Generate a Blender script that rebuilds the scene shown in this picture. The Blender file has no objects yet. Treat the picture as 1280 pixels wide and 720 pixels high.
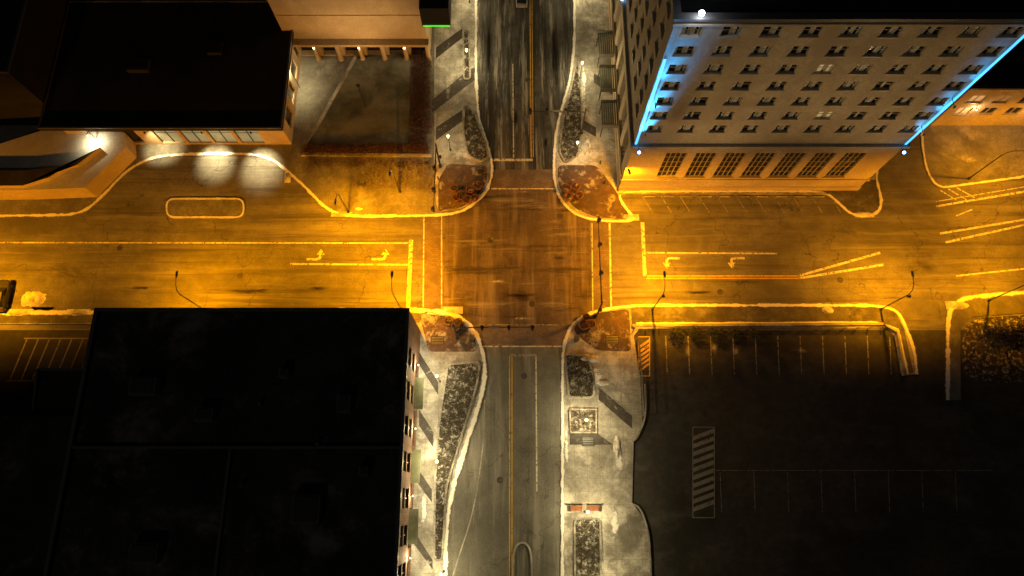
import bpy, math, random
from mathutils import Vector, noise as mn
random.seed(11)
R=math.radians
sc=bpy.context.scene
sc.view_settings.view_transform='Standard'; sc.view_settings.look='None'; sc.view_settings.exposure=0
# ---------------------------------------------------------------- image pixels to world metres, via the camera
CH=90.0; TH=R(17.6); FP=853.33
def G(u,v,z=0.0):
    """camera unprojection: image pixel -> metres on the plane at height z"""
    t=(v-360)/FP; dn=math.cos(TH)+math.sin(TH)*t; fw=math.sin(TH)-math.cos(TH)*t
    h=CH-z
    return ((u-640)/FP/dn*h, fw/dn*h)
def GP(pts,z=0.0): return [G(a,b,z) for a,b in pts]
# ---------------------------------------------------------------- materials
def newmat(name):
    m=bpy.data.materials.new(name); m.use_nodes=True
    nt=m.node_tree; b=nt.nodes['Principled BSDF']; return m,nt,b
def N(nt,t,**k):
    n=nt.nodes.new(t)
    for a,v in k.items(): setattr(n,a,v)
    return n
def c4(c): return (c[0],c[1],c[2],1)
def mixc(nt,fac,a,b,mode='MIX'):
    m=nt.nodes.new('ShaderNodeMix'); m.data_type='RGBA'; m.blend_type=mode
    for s,v in ((0,fac),(6,a),(7,b)):
        if hasattr(v,'is_linked') or hasattr(v,'links'): nt.links.new(v,m.inputs[s])
        else: m.inputs[s].default_value = v if s==0 else c4(v)
    return m.outputs[2]
def ramp(nt,src,p0,p1,v0=0.0,v1=1.0):
    r=nt.nodes.new('ShaderNodeMapRange'); r.interpolation_type='SMOOTHSTEP'
    nt.links.new(src,r.inputs[0]); r.inputs[1].default_value=p0; r.inputs[2].default_value=p1
    r.inputs[3].default_value=v0; r.inputs[4].default_value=v1
    return r.outputs[0]
def noise(nt,vec,scale,detail=4,rough=.6,dist=0.0):
    n=N(nt,'ShaderNodeTexNoise'); n.inputs['Scale'].default_value=scale
    n.inputs['Detail'].default_value=detail; n.inputs['Roughness'].default_value=rough
    n.inputs['Distortion'].default_value=dist
    nt.links.new(vec,n.inputs['Vector']); return n.outputs['Fac']
def mapped(nt,vec,s,rot=0.0):
    m=N(nt,'ShaderNodeMapping'); m.inputs['Scale'].default_value=s
    m.inputs['Rotation'].default_value=(0,0,rot); nt.links.new(vec,m.inputs['Vector']); return m.outputs[0]
def surf(name,c1,c2,scale=1.5,rough=.85,bump=.25,stain=None,stain_s=.12,streak=None,streak_c=(.03,.03,.03),
         streak_t=(.55,.7),light_streak=None,cracks=0,joints=None,jc=(.05,.05,.05),brick=None,spec=.3,salt=None):
    m,nt,b=newmat(name); g=N(nt,'ShaderNodeNewGeometry').outputs['Position']
    n1=noise(nt,g,scale,6,.68)
    col=mixc(nt,ramp(nt,n1,.3,.7),c1,c2)
    n0=noise(nt,g,scale*9,2,.7)
    col=mixc(nt,ramp(nt,n0,.35,.65,0,.35),col,(c1[0]*.4,c1[1]*.4,c1[2]*.4))
    if brick:
        br=N(nt,'ShaderNodeTexBrick'); nt.links.new(mapped(nt,g,(1,1,1),brick[3] if len(brick)>3 else 0),br.inputs['Vector'])
        br.inputs['Scale'].default_value=1; br.inputs['Brick Width'].default_value=brick[0]; br.inputs['Row Height'].default_value=brick[1]
        br.inputs['Mortar Size'].default_value=brick[2]; br.inputs['Color1'].default_value=(1,1,1,1); br.inputs['Color2'].default_value=(.6,.6,.6,1); br.inputs['Mortar'].default_value=(.4,.4,.4,1)
        col=mixc(nt,.6,col,br.outputs['Color'],'MULTIPLY')
    if stain:
        n2=noise(nt,g,stain_s,5,.68,.4)
        col=mixc(nt,ramp(nt,n2,.42,.66,0,.9),col,stain)
    if salt:
        n5=noise(nt,mapped(nt,g,(salt[0],salt[1],1)),1,5,.72,.2)
        col=mixc(nt,ramp(nt,n5,salt[2],salt[2]+.2,0,salt[3]),col,salt[4])
    if streak:
        n3=noise(nt,mapped(nt,g,(streak[0],streak[1],1)),1,5,.72,.2)
        col=mixc(nt,ramp(nt,n3,streak_t[0],streak_t[1],0,.85),col,streak_c)
    if light_streak:
        n4=noise(nt,mapped(nt,g,(light_streak[0],light_streak[1],1)),1.7,5,.75,.3)
        col=mixc(nt,ramp(nt,n4,light_streak[2],light_streak[2]+.14,0,light_streak[3]),col,(.5,.5,.5))
    if cracks:
        gd=N(nt,'ShaderNodeTexNoise'); gd.inputs['Scale'].default_value=.4; gd.inputs['Detail'].default_value=2; nt.links.new(g,gd.inputs['Vector'])
        ad=N(nt,'ShaderNodeVectorMath'); ad.operation='ADD'; nt.links.new(g,ad.inputs[0])
        sb=N(nt,'ShaderNodeVectorMath'); sb.operation='SCALE'; sb.inputs[3].default_value=4.0; nt.links.new(gd.outputs['Color'],sb.inputs[0]); nt.links.new(sb.outputs[0],ad.inputs[1])
        v=N(nt,'ShaderNodeTexVoronoi'); v.feature='DISTANCE_TO_EDGE'; v.inputs['Scale'].default_value=.07; nt.links.new(ad.outputs[0],v.inputs['Vector'])
        col=mixc(nt,ramp(nt,v.outputs['Distance'],0.001,.005,cracks,0),col,(.02,.02,.02))
    if joints:
        br=N(nt,'ShaderNodeTexBrick'); br.offset=0; nt.links.new(g,br.inputs['Vector'])
        br.inputs['Scale'].default_value=1; br.inputs['Brick Width'].default_value=joints; br.inputs['Row Height'].default_value=joints
        br.inputs['Mortar Size'].default_value=.03
        col=mixc(nt,ramp(nt,br.outputs['Fac'],0,1,0,.4),col,jc)
    nt.links.new(col,b.inputs['Base Color']); b.inputs['Roughness'].default_value=rough
    b.inputs['Specular IOR Level'].default_value=spec
    if bump:
        bp=N(nt,'ShaderNodeBump'); bp.inputs['Strength'].default_value=bump; bp.inputs['Distance'].default_value=.05
        nt.links.new(n0,bp.inputs['Height']); nt.links.new(bp.outputs[0],b.inputs['Normal'])
    return m
def decal(name,c,scale=1.2,bias=.5,soft=.12,radial=True,aniso=(1,1),amt=1.0,rough=.9):
    m,nt,b=newmat(name); g=N(nt,'ShaderNodeNewGeometry').outputs['Position']
    uv=N(nt,'ShaderNodeUVMap').outputs[0]
    n=noise(nt,mapped(nt,g,(aniso[0],aniso[1],1)),scale,5,.72,.3)
    s=N(nt,'ShaderNodeSeparateXYZ'); nt.links.new(uv,s.inputs[0])
    def mt(op,a,bv=None):
        q=N(nt,'ShaderNodeMath'); q.operation=op
        for i,vv in enumerate((a,bv)):
            if vv is None: continue
            if isinstance(vv,(int,float)): q.inputs[i].default_value=vv
            else: nt.links.new(vv,q.inputs[i])
        return q.outputs[0]
    if radial:
        du=mt('SUBTRACT',s.outputs[0],.5); dv2=mt('SUBTRACT',s.outputs[1],.5)
        d=mt('SQRT',mt('ADD',mt('MULTIPLY',du,du),mt('MULTIPLY',dv2,dv2)))
    else: d=mt('ABSOLUTE',mt('SUBTRACT',s.outputs[1],.5))
    val=mt('SUBTRACT',mt('ADD',n,bias),mt('MULTIPLY',d,2.0))
    a=mt('MULTIPLY',ramp(nt,val,.45,.45+soft,0,amt),ramp(nt,d,.3,.5,1,0))
    nt.links.new(a,b.inputs['Alpha']); b.inputs['Base Color'].default_value=c4(c)
    b.inputs['Roughness'].default_value=rough; b.inputs['Specular IOR Level'].default_value=.2
    return m
def paint(name,c,wear=.45):
    m,nt,b=newmat(name); g=N(nt,'ShaderNodeNewGeometry').outputs['Position']
    n=noise(nt,g,2.2,5,.75,.2); n2=noise(nt,g,.35,2)
    col=mixc(nt,ramp(nt,n2,.3,.7,.0,.5),c,(c[0]*.5,c[1]*.5,c[2]*.5))
    nt.links.new(col,b.inputs['Base Color']); b.inputs['Roughness'].default_value=.7
    nt.links.new(ramp(nt,n,wear-.1,wear+.03,.2,1),b.inputs['Alpha']); return m
def plain(name,c,rough=.6,metal=0.0,var=.3,scale=3,em=None,es=0):
    m,nt,b=newmat(name); g=N(nt,'ShaderNodeNewGeometry').outputs['Position']
    n=noise(nt,g,scale,2); col=mixc(nt,ramp(nt,n,.3,.7,0,var),c,(c[0]*.4,c[1]*.4,c[2]*.4))
    nt.links.new(col,b.inputs['Base Color']); b.inputs['Roughness'].default_value=rough; b.inputs['Metallic'].default_value=metal
    if em: b.inputs['Emission Color'].default_value=c4(em); b.inputs['Emission Strength'].default_value=es
    return m
M={}
M['ground']=surf('ground_asphalt',(.045,.045,.043),(.075,.072,.07),1.0,stain=(.025,.025,.025),stain_s=.07,salt=(.15,.3,.5,.35,(.12,.12,.115)))
M['main']=surf('main_asphalt',(.13,.125,.12),(.2,.195,.19),.5,stain=(.085,.08,.075),stain_s=.06,streak=(.025,.8),streak_c=(.065,.06,.055),streak_t=(.48,.7),cracks=.5,salt=(.04,.5,.48,.5,(.27,.26,.25)),bump=.2)
M['nsn']=surf('north_street_asphalt',(.075,.075,.075),(.13,.13,.13),.6,stain=(.035,.035,.035),stain_s=.12,streak=(.7,.03),streak_c=(.018,.018,.02),streak_t=(.42,.6),light_streak=(.45,.03,.5,.45),cracks=.4)
M['nss']=surf('south_street_asphalt',(.13,.13,.125),(.19,.19,.18),.6,stain=(.095,.095,.09),stain_s=.1,streak=(.8,.04),streak_c=(.075,.075,.07),streak_t=(.5,.75),cracks=.4,salt=(.5,.04,.48,.5,(.3,.3,.29)))
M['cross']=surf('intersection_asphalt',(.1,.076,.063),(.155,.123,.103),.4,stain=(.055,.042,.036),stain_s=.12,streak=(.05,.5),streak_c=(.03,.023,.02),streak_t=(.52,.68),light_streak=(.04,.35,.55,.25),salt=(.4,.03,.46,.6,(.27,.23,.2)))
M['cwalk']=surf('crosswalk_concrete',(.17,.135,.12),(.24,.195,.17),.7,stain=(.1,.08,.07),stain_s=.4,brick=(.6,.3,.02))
M['walk']=surf('sidewalk_concrete',(.25,.245,.23),(.42,.415,.4),.6,stain=(.14,.135,.125),stain_s=.2,joints=1.6,jc=(.1,.1,.095),salt=(.25,.25,.47,.75,(.62,.62,.62)))
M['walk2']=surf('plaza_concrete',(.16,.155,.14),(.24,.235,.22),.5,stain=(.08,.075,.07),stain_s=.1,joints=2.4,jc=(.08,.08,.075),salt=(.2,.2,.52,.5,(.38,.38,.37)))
M['walk3']=surf('darkened_concrete_walk',(.09,.085,.075),(.15,.145,.13),.6,stain=(.055,.05,.045),stain_s=.2,joints=1.6,salt=(.3,.5,.52,.5,(.28,.28,.27)))
M['brickp']=surf('brick_pavers',(.09,.06,.048),(.15,.105,.085),.9,stain=(.055,.04,.033),stain_s=.3,brick=(.45,.22,.02,.78),light_streak=(.35,.35,.52,.5))
M['band']=surf('painted_shadow_and_manhole',(.06,.055,.055),(.1,.095,.095),1.2,brick=(.4,.2,.02),light_streak=(.5,.5,.58,.5))  # dark tone for the painted sidewalk shadows, reused on manhole covers
M['kerb']=surf('kerb_concrete',(.27,.265,.25),(.5,.49,.48),.5,stain=(.15,.145,.14),stain_s=.3)
M['roof']=surf('roof_membrane',(.035,.035,.036),(.06,.059,.059),.35,stain=(.016,.016,.016),stain_s=.08,streak=(.12,.12),streak_c=(.22,.2,.17),streak_t=(.52,.72))
M['roofd']=surf('black_roof_membrane',(.012,.012,.012),(.02,.02,.02),.35,stain=(.008,.008,.008))
M['roof2']=surf('roof_gravel',(.03,.027,.025),(.05,.045,.04),.8,stain=(.018,.016,.015))
M['coping']=plain('metal_coping',(.05,.05,.052),.5)
M['coping2']=plain('grey_metal_coping',(.12,.12,.12),.5)
M['stucco']=surf('hotel_limestone',(.36,.31,.24),(.44,.39,.31),.4,stain=(.28,.235,.18),stain_s=.15,bump=.08,streak=(1.3,1.3),streak_c=(.26,.22,.17),streak_t=(.5,.8))
M['stone']=surf('tan_stone_wall',(.36,.29,.2),(.45,.37,.26),.5,stain=(.3,.24,.17),bump=.1)
M['brickw']=surf('brick_wall',(.14,.08,.06),(.2,.12,.09),1,brick=(.6,.3,.03),bump=.1)
M['white']=surf('white_panel',(.5,.48,.44),(.6,.58,.54),.6,stain=(.38,.36,.33),bump=.05)
M['glass']=plain('window_glass',(.012,.014,.018),.08)
M['frame']=plain('window_frame',(.3,.27,.22),.5)
M['curtain']=plain('window_curtain',(.42,.38,.32),.9,em=(1,.8,.5),es=.03)
M['litwin']=plain('lit_window',(.5,.4,.25),.8,em=(1,.7,.3),es=.3)
M['litglass']=plain('lit_shopfront',(.2,.2,.15),.5,em=(.75,.85,.45),es=.18,var=.7,scale=.6)
M['pole']=plain('painted_steel',(.035,.035,.035),.45,.4)
M['steel']=plain('galvanised_steel',(.25,.25,.25),.4,.7)
M['black']=plain('black_housing',(.012,.012,.012),.5)
M['sodium']=plain('sodium_lens',(1,.6,.2),.5,em=(1,.55,.12),es=6)
M['bulb']=plain('warm_bulb',(1,.9,.7),.5,em=(1,.72,.35),es=6)
M['wbulb']=plain('flood_bulb',(1,1,1),.5,em=(.9,.95,1),es=30)
M['blueled']=plain('blue_led',(.1,.4,1),.5,em=(.15,.45,1),es=12)
M['bluestrip']=plain('blue_led_strip',(.05,.3,.9),.5,em=(.06,.45,1),es=2)
M['greenled']=plain('green_led',(.1,1,.1),.5,em=(.02,1,.04),es=1)
M['redled']=plain('red_lens',(.5,.02,.01),.3)
M['pw']=paint('white_road_paint',(.7,.68,.63),.48)
M['pwd']=paint('faded_white_paint',(.3,.29,.27),.49)
M['pwm']=paint('grey_white_paint',(.28,.27,.25),.42)
M['py']=paint('yellow_road_paint',(.62,.4,.06),.44)
M['snow']=decal('snow_patch',(.7,.71,.73),1.3,.3,.25)
M['snowthin']=decal('thin_snow',(.55,.55,.55),.9,.22,.35,amt=.55)
M['snowns']=decal('thin_snow_ns',(.55,.55,.55),1.0,.15,.4,amt=.5,aniso=(1.3,.07))
M['snowrib']=decal('kerb_snow',(.76,.76,.76),.7,.34,.22,radial=False,amt=.95)
M['wet']=decal('wet_stain',(.012,.01,.009),.9,.2,.35,amt=.75,rough=.35,aniso=(.25,1.4))
M['wetns']=decal('wet_stain_ns',(.012,.012,.012),1.2,.3,.3,amt=.85,rough=.35,aniso=(1.4,.1))
M['soft']=decal('damp_asphalt',(.045,.04,.036),.4,.25,.5,amt=.45)
M['grass']=surf('winter_lawn',(.05,.055,.035),(.1,.105,.08),.6,stain=(.17,.17,.15),stain_s=.12,bump=.5)
M['soil']=surf('planting_soil',(.03,.025,.02),(.06,.05,.04),2,light_streak=(1,1,.5,.8))
M['leaf']=surf('frosted_foliage',(.035,.04,.02),(.09,.085,.06),1.5,light_streak=(1.5,1.5,.5,.95),bump=0)
M['leafd']=surf('evergreen_foliage',(.03,.04,.018),(.07,.075,.04),1.5,bump=0)
M['leafred']=surf('winter_hedge',(.07,.025,.015),(.1,.05,.03),1.5,bump=0)
M['twig']=surf('dry_twigs',(.1,.07,.04),(.28,.24,.17),1.5,bump=0)
M['snowm']=surf('dirty_snow',(.5,.5,.5),(.75,.75,.76),1.2,stain=(.25,.24,.22),stain_s=.8,bump=.6)
M['pot']=plain('terracotta',(.2,.07,.04),.7)
M['bark']=surf('bark',(.05,.04,.03),(.09,.07,.055),4)
M['wood']=surf('bench_wood',(.17,.06,.03),(.24,.1,.05),3)
M['carw']=plain('car_paint_silver',(.4,.4,.42),.3,.5); M['card']=plain('car_paint_dark',(.05,.05,.055),.25,.3)
M['tyre']=plain('tyre_rubber',(.02,.02,.02),.9)
M['awn']=surf('awning_fabric',(.1,.12,.08),(.16,.17,.12),1)
# ---------------------------------------------------------------- mesh builder
class MB:
    def __init__(s): s.v=[];s.f=[];s.m=[];s.mats=[];s.uv={}
    def mi(s,k):
        m=M[k]
        if m not in s.mats: s.mats.append(m)
        return s.mats.index(m)
    def add(s,vs,fs,k,uvs=None):
        b=len(s.v); s.v+= [tuple(v) for v in vs]; i=s.mi(k)
        for n,f in enumerate(fs):
            if uvs: s.uv[len(s.f)]=uvs[n]
            s.f.append([b+q for q in f]); s.m.append(i)
    def box(s,x0,x1,y0,y1,z0,z1,k):
        s.add([(x0,y0,z0),(x1,y0,z0),(x1,y1,z0),(x0,y1,z0),(x0,y0,z1),(x1,y0,z1),(x1,y1,z1),(x0,y1,z1)],
              [(0,3,2,1),(4,5,6,7),(0,1,5,4),(1,2,6,5),(2,3,7,6),(3,0,4,7)],k)
    def obox(s,c,hx,hy,z0,z1,a,k):
        ca,sa=math.cos(a),math.sin(a); P=[]
        for z in (z0,z1):
            for sx,sy in ((-1,-1),(1,-1),(1,1),(-1,1)):
                P.append((c[0]+sx*hx*ca-sy*hy*sa,c[1]+sx*hx*sa+sy*hy*ca,z))
        s.add(P,[(0,3,2,1),(4,5,6,7),(0,1,5,4),(1,2,6,5),(2,3,7,6),(3,0,4,7)],k)
    def prism(s,pts,z0,z1,kt,ks=None):
        n=len(pts); ar=sum(pts[i][0]*pts[(i+1)%n][1]-pts[(i+1)%n][0]*pts[i][1] for i in range(n))
        if ar<0: pts=pts[::-1]
        s.add([(x,y,z1) for x,y in pts],[list(range(n))],kt)
        P=[(x,y,z0) for x,y in pts]+[(x,y,z1) for x,y in pts]
        s.add(P,[(i,(i+1)%n,n+(i+1)%n,n+i) for i in range(n)],ks or kt)
    def flat(s,pts,z,k):
        n=len(pts); ar=sum(pts[i][0]*pts[(i+1)%n][1]-pts[(i+1)%n][0]*pts[i][1] for i in range(n))
        if ar<0: pts=pts[::-1]
        s.add([(x,y,z) for x,y in pts],[list(range(n))],k)
    def tube(s,pts,rad,k,n=8):
        pts=[Vector(p) for p in pts]; L=[]
        for i,p in enumerate(pts):
            d=(pts[min(i+1,len(pts)-1)]-pts[max(i-1,0)]).normalized()
            a=Vector((0,0,1)) if abs(d.z)<.9 else Vector((1,0,0))
            u=d.cross(a).normalized(); w=d.cross(u); r=rad[i] if hasattr(rad,'__len__') else rad
            L+= [p+(u*math.cos(t*2*math.pi/n)+w*math.sin(t*2*math.pi/n))*r for t in range(n)]
        F=[]
        for i in range(len(pts)-1):
            for t in range(n): F.append((i*n+t,i*n+(t+1)%n,(i+1)*n+(t+1)%n,(i+1)*n+t))
        F.append(list(range(n))[::-1]); e=(len(pts)-1)*n; F.append([e+t for t in range(n)])
        s.add(L,F,k)
    def ball(s,c,r,k,n=10,m=6,sz=1):
        P=[];F=[]
        for i in range(m+1):
            a=math.pi*i/m
            for j in range(n):
                b=2*math.pi*j/n; P.append((c[0]+r*math.sin(a)*math.cos(b),c[1]+r*math.sin(a)*math.sin(b),c[2]+r*sz*math.cos(a)))
        for i in range(m):
            for j in range(n): F.append((i*n+j,(i+1)*n+j,(i+1)*n+(j+1)%n,i*n+(j+1)%n))
        s.add(P,F,k)
    def line(s,a,b,w,z,k):
        a=Vector(a);b=Vector(b); d=(b-a).normalized(); n=Vector((-d.y,d.x))*w/2
        s.flat([tuple(a-n),tuple(b-n),tuple(b+n),tuple(a+n)],z,k)
    def ribbon(s,pts,w,z,k,off=0.0):
        pts=[Vector(p) for p in pts]; L=[]
        for i,p in enumerate(pts):
            d=(pts[min(i+1,len(pts)-1)]-pts[max(i-1,0)]).normalized(); nn=Vector((-d.y,d.x))
            L+=[(*(p+nn*(off-w/2)),z),(*(p+nn*(off+w/2)),z)]
        F=[(2*i,2*i+2,2*i+3,2*i+1) for i in range(len(pts)-1)]
        U=[((i,0),(i+1,0),(i+1,1),(i,1)) for i in range(len(pts)-1)]
        s.add(L,F,k,U)
    def kerb(s,pts,w,z0,z1,k):
        pts=[Vector(p) for p in pts]; L=[]
        for i,p in enumerate(pts):
            d=(pts[min(i+1,len(pts)-1)]-pts[max(i-1,0)]).normalized(); nn=Vector((-d.y,d.x))*w/2
            L+=[(*(p-nn),z0),(*(p-nn),z1),(*(p+nn),z1),(*(p+nn),z0)]
        F=[]
        for i in range(len(pts)-1):
            a=4*i;b=a+4
            F+=[(a,b,b+1,a+1),(a+1,b+1,b+2,a+2),(a+2,b+2,b+3,a+3)]
        F+=[(0,1,2,3),(len(L)-1,len(L)-2,len(L)-3,len(L)-4)]
        s.add(L,F,k)
    def patch(s,c,rx,ry,z,k,a=0.0):
        ca,sa=math.cos(a),math.sin(a)
        P=[(c[0]+x*rx*ca-y*ry*sa,c[1]+x*rx*sa+y*ry*ca,z) for x,y in ((-1,-1),(1,-1),(1,1),(-1,1))]
        s.add(P,[(0,1,2,3)],k,[((0,0),(1,0),(1,1),(0,1))])
    def build(s,name,parent=None,smooth=False):
        me=bpy.data.meshes.new(name); me.from_pydata(s.v,[],s.f); 
        for m in s.mats: me.materials.append(m)
        for p,i in zip(me.polygons,s.m): p.material_index=i; p.use_smooth=smooth
        if s.uv:
            ul=me.uv_layers.new(name='UVMap')
            for fi,uv in s.uv.items():
                for li,c in zip(me.polygons[fi].loop_indices,uv): ul.data[li].uv=c
        me.update(); o=bpy.data.objects.new(name,me); sc.collection.objects.link(o)
        if parent: o.parent=parent
        return o
def empty(name):
    o=bpy.data.objects.new(name,None); sc.collection.objects.link(o); return o
def fillet(pts,r=3.0,closed=True,n=6):
    out=[]; L=len(pts)
    for i,p in enumerate(pts):
        p=Vector(p)
        if not closed and i in (0,L-1): out.append(tuple(p)); continue
        a=Vector(pts[i-1]);b=Vector(pts[(i+1)%L]); da=a-p;db=b-p
        ra=min(r,da.length*.48);rb=min(r,db.length*.48)
        p0=p+da.normalized()*ra;p1=p+db.normalized()*rb
        for t in range(n+1):
            t/=n; q=p0*(1-t)**2+p*2*t*(1-t)+p1*t*t; out.append(tuple(q))
    return out
def light(name,kind,loc,energy,color,parent=None,target=None,size=.2,spot=150,blend=.6):
    l=bpy.data.lights.new(name,kind); l.energy=energy; l.color=color
    l.shadow_soft_size=size
    if kind=='SPOT': l.spot_size=R(spot); l.spot_blend=blend
    o=bpy.data.objects.new(name,l); sc.collection.objects.link(o); o.location=loc
    if target is not None:
        d=Vector(target)-Vector(loc); o.rotation_euler=d.to_track_quat('-Z','Y').to_euler()
    if parent: o.parent=parent
    return o
SOD=(1,.335,.001); WARM=(1,.76,.35)
# ---------------------------------------------------------------- ground + roads
b=MB(); b.flat([(-700,-700),(700,-700),(700,700),(-700,700)],0,'ground'); b.build('ground')
yN=G(640,276)[1]; yS=G(640,386)[1]; xW=G(555,330)[0]; xE=G(739,330)[0]
b=MB(); b.flat([(-300,yS-3),(300,yS-3),(300,yN+14),(-300,yN+14)],.005,'main'); b.build('main_street_road')
b=MB(); b.flat([(xW,G(0,233)[1]),(xE,G(0,233)[1]),(xE,300),(xW,300)],.010,'nsn'); b.build('north_street_road')
b=MB(); b.flat([(xW-3,-300),(xE-1,-300),(xE-1,G(0,407)[1]),(xW-3,G(0,407)[1])],.010,'nss'); b.build('south_street_road')
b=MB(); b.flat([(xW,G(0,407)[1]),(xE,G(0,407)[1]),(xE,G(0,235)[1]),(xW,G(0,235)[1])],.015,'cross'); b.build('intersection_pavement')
b=MB()
for q in ([(530,262),(553,262),(553,392),(529,392)],[(739,272),(764,272),(765,390),(740,390)],[(600,212),(700,212),(700,235),(598,235)],[(590,406),(712,406),(712,433),(590,433)]):
    b.flat(GP(q),.020,'cwalk')
b.build('crosswalk_paving')
NWk=[(-160,272),(100,269),(125,250),(155,217),(180,201),(210,194),(300,192),(335,196),(355,210),(385,237),(408,262),(432,271),(545,270),(578,266),(602,248),(613,230),(616,206),(607,175),(598,150),(595,100),(595,-80)]
NEk=[(718,-80),(718,60),(712,105),(699,145),(693,180),(692,222),(698,246),(714,266),(740,276),(797,278),(783,262),(771,243),(790,240),(1032,240),(1050,256),(1062,268),(1082,272),(1098,266),(1102,250),(1092,215),(1120,150),(1180,-80)]
SEk=[(703,860),(703,620),(703,450),(706,425),(717,402),(742,389),(790,382),(1095,382),(1122,388),(1132,410),(1143,440),(1145,468)]
SWk=[(-200,392),(100,391),(540,388),(568,393),(590,407),(600,428),(606,450),(606,480),(588,540),(568,600),(557,660),(555,860)]
def block(name,k,extra,mat,r=3.0):
    kp=fillet(GP(k),r,closed=False); b=MB()
    b.prism(kp+GP(extra),0,.13,mat); b.build(name); return kp
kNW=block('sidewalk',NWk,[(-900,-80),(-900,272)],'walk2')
kNE=block('sidewalk',NEk,[],'walk')
kSW=block('sidewalk',SWk,[(120,860),(120,405),(-200,406)],'walk')
b=MB(); b.flat(fillet(GP([(543,-80),(594,-80),(594,100),(597,150),(606,176),(614,206),(611,229),(600,247),(577,262),(546,266),(543,200)]),1.5),.1345,'walk'); b.build('paved_footpath')
b=MB(); b.flat(GP([(-200,393),(100,392),(536,389),(524,404),(119,404),(-200,405)]),.1345,'walk3'); b.flat(GP([(788,383),(1094,383),(1118,389),(1130,412),(1141,466),(1129,466),(1119,418),(1105,407),(790,409)]),.1345,'walk3')  # darker sheets over the walks, colour lowered to offset strong lamplight
b.flat(GP([(792,240.5),(1032,240.5),(1050,257),(1062,269),(1082,271),(1097,265),(1101,250),(1094,225),(778,225)]),.1345,'walk3'); b.build('darkened_footpath')
kp=fillet(GP(SEk),3,closed=False); b=MB()
b.prism(kp+GP([(1128,470),(1118,420),(1105,408),(800,410),(792,420),(800,470),(803,530),(792,552),(790,628),(806,650),(815,700),(816,860)]),0,.13,'walk'); b.build('sidewalk'); kSE=kp
E2=[(1184,500),(1184,395),(1192,380),(1210,371),(1400,358)]
kE2=fillet(GP(E2),3,closed=False); b=MB(); b.prism(kE2+GP([(1400,384),(1215,396),(1200,410),(1200,500)]),0,.13,'walk2'); b.build('sidewalk')
b=MB(); b.flat(fillet(GP([(1203,470),(1203,412),(1218,398),(1400,386),(1400,470),(1240,480)]),2),.02,'soil'); b.build('planting_ground')
E3=[(1152,60),(1152,180),(1158,215),(1172,236),(1200,232),(1400,205)]
kE3=fillet(GP(E3),2,closed=False); b=MB(); b.prism(kE3+GP([(1400,60)]),0,.13,'walk2'); b.build('sidewalk')
b=MB()
for k in (kNW,kNE,kSE,kSW,kE2,kE3): b.kerb(k,.28,0.002,.165,'kerb')
isl=fillet(GP([(209,249),(305,249),(305,272),(209,272)]),1.2)
b.kerb(isl+[isl[0]],.3,0,.18,'kerb')
u=fillet(GP([(641,760),(642,684),(654,676),(664,686),(666,760)]),1.5,closed=False); b.kerb(u,.22,0,.16,'kerb')
b.kerb(fillet(GP([(606,500),(604,560),(592,640),(566,718),(556,760)]),3,closed=False),.16,0,.03,'kerb')
b.kerb(fillet(GP([(806,480),(808,520),(796,548),(790,552)]),2,closed=False),.2,0,.2,'kerb')
b.kerb(fillet(GP([(790,630),(800,634),(811,665),(815,760)]),2,closed=False),.2,0,.2,'kerb')
b.kerb(GP([(772,243),(1036,243)]),.2,.13,.25,'kerb')
b.build('kerb')
b=MB(); b.prism(isl,0,.1,'walk2'); b.build('traffic_island')
b=MB()
def dens(pts,step=1.5):
    o=[]
    for p,q in zip(pts,pts[1:]):
        n=max(1,int((Vector(q)-Vector(p)).length/step))
        for i in range(n): t=i/n; o.append((p[0]+(q[0]-p[0])*t,p[1]+(q[1]-p[1])*t))
    o.append(pts[-1]); return o
for k,w,z in ((kNW,1.4,.172),(kNE,1.3,.172),(kSE,1.4,.172),(kSW,2.0,.172),(kE2,2.0,.172),(kE3,1.1,.172)):
    b.ribbon(dens(k),w,z,'snowrib')
b.ribbon(dens(isl+[isl[0]]),.9,.19,'snowrib')
b.ribbon(dens(GP([(795,405),(1095,403),(1122,412),(1134,468)])),1.0,.18,'snowrib')
b.build('kerb_snow')
b=MB()
for q in ([(556,262),(578,260),(598,244),(608,228),(610,208),(560,205),(548,225),(548,266)],
          [(697,207),(745,207),(768,236),(786,268),(788,275),(745,272),(720,262),(704,244),(697,228)],
          [(734,393),(786,386),(789,440),(745,438),(722,420),(716,410)],
          [(524,392),(563,396),(586,410),(596,430),(596,440),(536,440)]):
    b.flat(fillet(GP(q),.8),.139,'brickp')
b.build('brick_paving')
b=MB()  # shadows across the sidewalks, painted as dark flat sheets
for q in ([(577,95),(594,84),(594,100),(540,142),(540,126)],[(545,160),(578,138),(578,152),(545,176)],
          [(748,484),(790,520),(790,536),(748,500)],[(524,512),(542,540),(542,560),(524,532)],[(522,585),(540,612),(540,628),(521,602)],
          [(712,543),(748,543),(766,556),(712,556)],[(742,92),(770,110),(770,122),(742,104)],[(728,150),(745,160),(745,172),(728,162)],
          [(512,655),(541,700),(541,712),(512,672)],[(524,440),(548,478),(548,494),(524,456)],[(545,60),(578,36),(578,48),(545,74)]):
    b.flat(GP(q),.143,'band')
b.build('painted_shadow_band')
b=MB(); lawn=fillet(GP([(446,74),(514,68),(512,182),(384,190),(396,165)]),.6)
b.prism(lawn,.13,.4,'grass','kerb'); b.build('lawn')
b=MB(); b.kerb(GP([(447,70),(394,166),(378,194),(540,196)]),.5,.13,.45,'kerb'); b.build('retaining_wall')
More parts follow.
